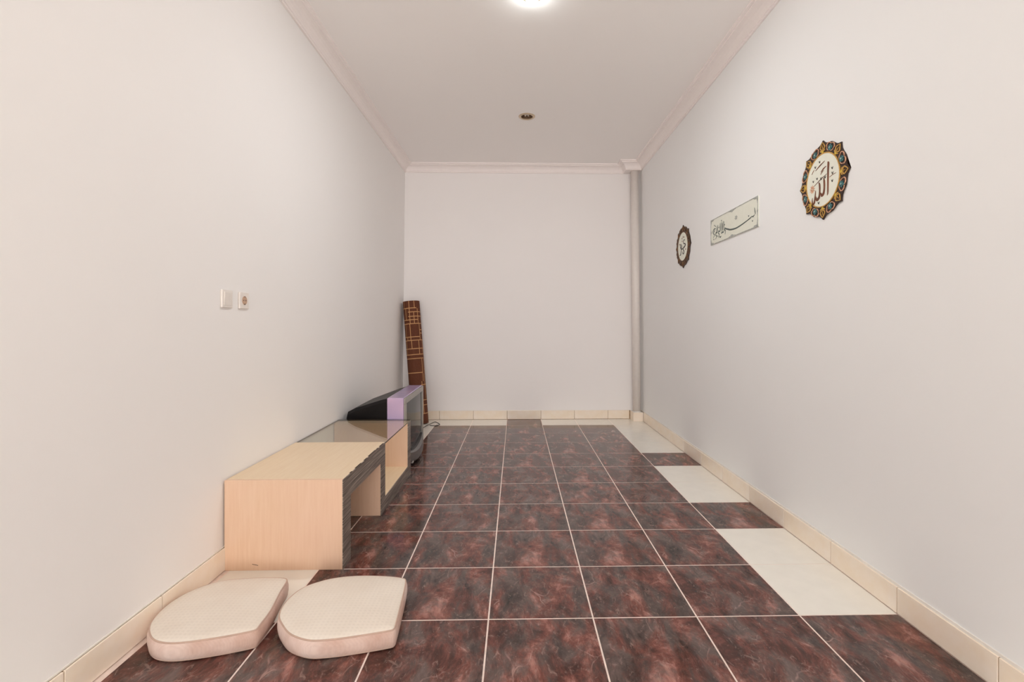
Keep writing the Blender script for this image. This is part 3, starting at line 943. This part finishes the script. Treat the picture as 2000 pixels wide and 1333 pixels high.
def word_allah(t):
    b = bmesh.new()
    # alif, then two lams joined on the base line, then the closing letter
    stroke(b, [(0.040, 0.072), (0.046, 0.066), (0.044, 0.030), (0.043, -0.020), (0.042, -0.068), (0.038, -0.083)], [0.003, 0.0135, 0.0115, 0.0105, 0.008, 0.001], ZW0, ZW1)
    stroke(b, [(0.012, 0.008), (0.015, -0.010), (0.016, -0.040), (0.010, -0.066), (-0.004, -0.072), (-0.010, -0.058)], [0.003, 0.012, 0.011, 0.014, 0.014, 0.003], ZW0, ZW1)
    stroke(b, [(-0.026, -0.004), (-0.020, -0.018), (-0.019, -0.046), (-0.024, -0.076), (-0.042, -0.084), (-0.050, -0.066)], [0.003, 0.011, 0.010, 0.014, 0.014, 0.003], ZW0, ZW1)
    stroke(b, [(-0.052, -0.036), (-0.055, -0.062), (-0.062, -0.092), (-0.074, -0.098), (-0.079, -0.080), (-0.076, -0.066)], [0.002, 0.008, 0.012, 0.011, 0.006, 0.001], ZW0, ZW1)
    link('lettering', b, M['ink_brown'], t)
    # slanted strokes above
    b = bmesh.new()
    for p0, p1, w0 in (((0.018, 0.086), (-0.052, 0.060), 0.0042), ((0.030, 0.058), (-0.010, 0.042), 0.0048), ((-0.012, 0.030), (0.010, 0.044), 0.003), ((0.034, 0.020), (-0.064, -0.012), 0.0022), ((0.100, 0.005), (0.055, -0.002), 0.0018), ((-0.062, 0.068), (-0.082, 0.050), 0.0025)):
        stroke(b, [p0, ((p0[0] + p1[0]) / 2, (p0[1] + p1[1]) / 2 + 0.002), p1], [0.0012, w0 * 1.35, 0.0012], ZW0, ZW1)
    link('slanted_stroke', b, M['ink_brown'], t)
    b = bmesh.new()
    for (u, v, s) in ((-0.020, 0.093, 0.9), (-0.054, 0.078, 1.0), (0.074, 0.036, 1.0), (0.076, 0.012, 1.0), (0.074, -0.024, 1.0), (-0.008, 0.010, 1.1), (0.022, 0.008, 1.0), (-0.040, 0.018, 0.9), (-0.028, -0.102, 1.1), (-0.070, 0.012, 0.8)):
        stroke(b, [(u - 0.006 * s, v + 0.006 * s), (u, v - 0.004 * s), (u + 0.005 * s, v + 0.005 * s)], [0.001, 0.005 * s, 0.001], ZW0, ZW1, 3)
        link('vowel_mark', b, M['ink_dark'], t); b = bmesh.new()
    b = bmesh.new()
    for k in range(9):
        a_ = 2 * PI * k / 9
        stroke(b, [(-0.078 + 0.004 * math.cos(a_), -0.024 + 0.004 * math.sin(a_)), (-0.078 + 0.013 * math.cos(a_ + 0.3), -0.024 + 0.013 * math.sin(a_ + 0.3)), (-0.078 + 0.020 * math.cos(a_), -0.024 + 0.020 * math.sin(a_))], [0.002, 0.005, 0.001], ZW0, ZW1, 3)
    link('rosette', b, M['rose_gold'], t)
def word_muhammad(t):
    b = bmesh.new()
    stroke(b, [(0.060, 0.048), (0.034, 0.052), (0.018, 0.036), (0.030, 0.020), (0.056, 0.016), (0.070, 0.004), (0.040, -0.010), (0.006, -0.018)], [0.003, 0.009, 0.009, 0.007, 0.011, 0.012, 0.014, 0.008], ZW0, ZW1)
    stroke(b, [(0.006, -0.018), (0.020, -0.034), (0.034, -0.050), (0.022, -0.066), (0.004, -0.062), (-0.004, -0.044)], [0.007, 0.010, 0.012, 0.010, 0.008, 0.003], ZW0, ZW1)
    stroke(b, [(0.006, -0.018), (-0.028, -0.020), (-0.052, -0.006), (-0.060, 0.016), (-0.048, 0.026), (-0.036, 0.012), (-0.046, -0.010)], [0.008, 0.010, 0.010, 0.009, 0.008, 0.007, 0.003], ZW0, ZW1)
    stroke(b, [(-0.020, 0.014), (-0.036, -0.030), (-0.052, -0.064), (-0.078, -0.070)], [0.002, 0.010, 0.012, 0.002], ZW0, ZW1)
    link('lettering', b, M['ink_dark'], t)
    b = bmesh.new()
    for (u, v) in ((0.010, 0.082), (-0.016, 0.072), (0.034, 0.078), (-0.012, 0.048), (0.074, -0.034), (-0.080, 0.030)):
        stroke(b, [(u - 0.008, v + 0.006), (u, v - 0.005), (u + 0.008, v + 0.006)], [0.001, 0.006, 0.001], ZW0, ZW1, 3)
        link('vowel_mark', b, M['ink_brown'], t); b = bmesh.new()
medallion('calligraphy_medallion', 'round gold and teal medallion with brown calligraphy on a cream disc', 2.312, 1.816, word_allah)
medallion('calligraphy_medallion', 'round dark brown medallion with black calligraphy, hung nearest the corner pipe', 4.275, 1.812, word_muhammad, True)

pl = on_right_wall('calligraphy_plaque', 'long pale green calligraphy plaque with a grey border between two medallions', 'plaque', 3.300, 1.815)
PW, PH = 0.722 / 2, 0.187 / 2
b = bmesh.new(); box(b, (-PW, -PH, 0), (PW, PH, 0.005)); link('panel', b, M['plaque'], pl)
b = bmesh.new()
e = 0.0046
for a0, a1 in (((-PW, -PH), (PW, -PH + e)), ((-PW, PH - e), (PW, PH)), ((-PW, -PH + e), (-PW + e, PH - e)), ((PW - e, -PH + e), (PW, PH - e))):
    box(b, (a0[0], a0[1], 0.0051), (a1[0], a1[1], 0.0066))
link('border', b, M['plaque_edge'], pl)
for sx in (-1, 1):
    for sy in (-1, 1):
        b = bmesh.new()
        cxp, cyp = sx * (PW - e), sy * (PH - e)
        pts = [(0, 0), (0.060, 0), (0.048, 0.004), (0.040, 0.009), (0.030, 0.006), (0.022, 0.010), (0.012, 0.009), (0.010, 0.019), (0.006, 0.026), (0.005, 0.034), (0, 0.040)]
        plate(b, [(cxp - sx * u, cyp - sy * v) for u, v in pts], 0.0051, 0.0064)
        link('corner_ornament', b, M['plaque_edge'], pl)
for sy in (-1, 1):
    b = bmesh.new()
    plate(b, [(u, sy * (PH - e - v)) for u, v in ((-0.062, 0), (-0.045, 0.004), (-0.028, 0.005), (-0.012, 0.011), (0, 0.014), (0.012, 0.011), (0.028, 0.005), (0.045, 0.004), (0.062, 0))], 0.0051, 0.0064)
    link('edge_ornament', b, M['plaque_edge'], pl)
for sx in (-1, 1):
    b = bmesh.new()
    plate(b, [(sx * (PW - e - v), u) for u, v in ((-0.030, 0), (-0.012, 0.004), (0, 0.009), (0.012, 0.004), (0.030, 0))], 0.0051, 0.0064)
    link('edge_ornament', b, M['plaque_edge'], pl)
Z0, Z1 = 0.0051, 0.0064
b = bmesh.new()
# first word: tall opening tooth, long drawn-out stroke to the left
stroke(b, [(0.316, 0.030), (0.322, 0.006), (0.326, -0.012)], [0.002, 0.007, 0.003], Z0, Z1)
link('lettering', b, M['ink_green'], pl); b = bmesh.new()
stroke(b, [(0.318, -0.014), (0.296, -0.020), (0.280, -0.016), (0.262, -0.022), (0.215, -0.030), (0.140, -0.040), (0.060, -0.046), (-0.020, -0.040), (-0.065, -0.028), (-0.098, -0.018)], [0.003, 0.007, 0.004, 0.0065, 0.006, 0.0075, 0.009, 0.0105, 0.011, 0.009], Z0, Z1)
stroke(b, [(-0.098, -0.018), (-0.110, -0.012), (-0.116, -0.024), (-0.104, -0.030), (-0.110, -0.056)], [0.009, 0.008, 0.007, 0.006, 0.002], Z0, Z1)
link('lettering', b, M['ink_green'], pl)
b = bmesh.new()
# the following words, crowded at the left: uprights first, then their bowls
for (u, t0, t1) in ((-0.128, 0.040, -0.026), (-0.146, 0.044, -0.022), (-0.160, 0.034, -0.028), (-0.178, 0.046, -0.018), (-0.194, 0.040, -0.020), (-0.236, 0.036, -0.018), (-0.252, 0.030, -0.024)):
    stroke(b, [(u + 0.004, t0), (u, (t0 + t1) / 2), (u - 0.002, t1)], [0.002, 0.0065, 0.003], Z0, Z1, 4)
    link('lettering', b, M['ink_green'], pl); b = bmesh.new()
b = bmesh.new()
for pts in ([(-0.128, -0.028), (-0.142, -0.036), (-0.156, -0.030), (-0.166, -0.038), (-0.176, -0.030)],
            [(-0.196, -0.022), (-0.214, -0.012), (-0.222, -0.026), (-0.206, -0.040), (-0.226, -0.058)],
            [(-0.240, -0.020), (-0.262, -0.014), (-0.270, -0.030), (-0.254, -0.046), (-0.276, -0.062)],
            [(-0.282, 0.006), (-0.300, 0.000), (-0.308, -0.016), (-0.292, -0.026), (-0.312, -0.046)],
            [(-0.270, 0.014), (-0.292, 0.018), (-0.316, 0.008), (-0.326, -0.012)],
            [(-0.204, -0.052), (-0.190, -0.062), (-0.174, -0.056)]):
    stroke(b, pts, [0.003, 0.009, 0.008, 0.007, 0.002], Z0, Z1, 4)
    link('lettering', b, M['ink_green'], pl); b = bmesh.new()
b = bmesh.new()
for (u, v) in ((-0.215, 0.014), (-0.275, 0.034), (-0.292, 0.044), (-0.170, 0.054), (-0.118, 0.014), (-0.238, -0.044), (-0.305, -0.058), (0.290, -0.046), (0.240, -0.004)):
    stroke(b, [(u - 0.006, v + 0.004), (u, v - 0.003), (u + 0.006, v + 0.004)], [0.001, 0.0055, 0.001], Z0, Z1, 3)
    link('vowel_mark', b, M['ink_green'], pl); b = bmesh.new()
b = bmesh.new()
for k in range(6):
    a_ = 2 * PI * k / 6
    stroke(b, [(0.062 + 0.003 * math.cos(a_), 0.024 + 0.003 * math.sin(a_)), (0.062 + 0.012 * math.cos(a_ + .4), 0.024 + 0.010 * math.sin(a_ + .4)), (0.062 + 0.022 * math.cos(a_), 0.024 + 0.015 * math.sin(a_))], [0.002, 0.006, 0.001], Z0, Z1, 3)
link('rosette', b, M['plaque_edge'], pl)
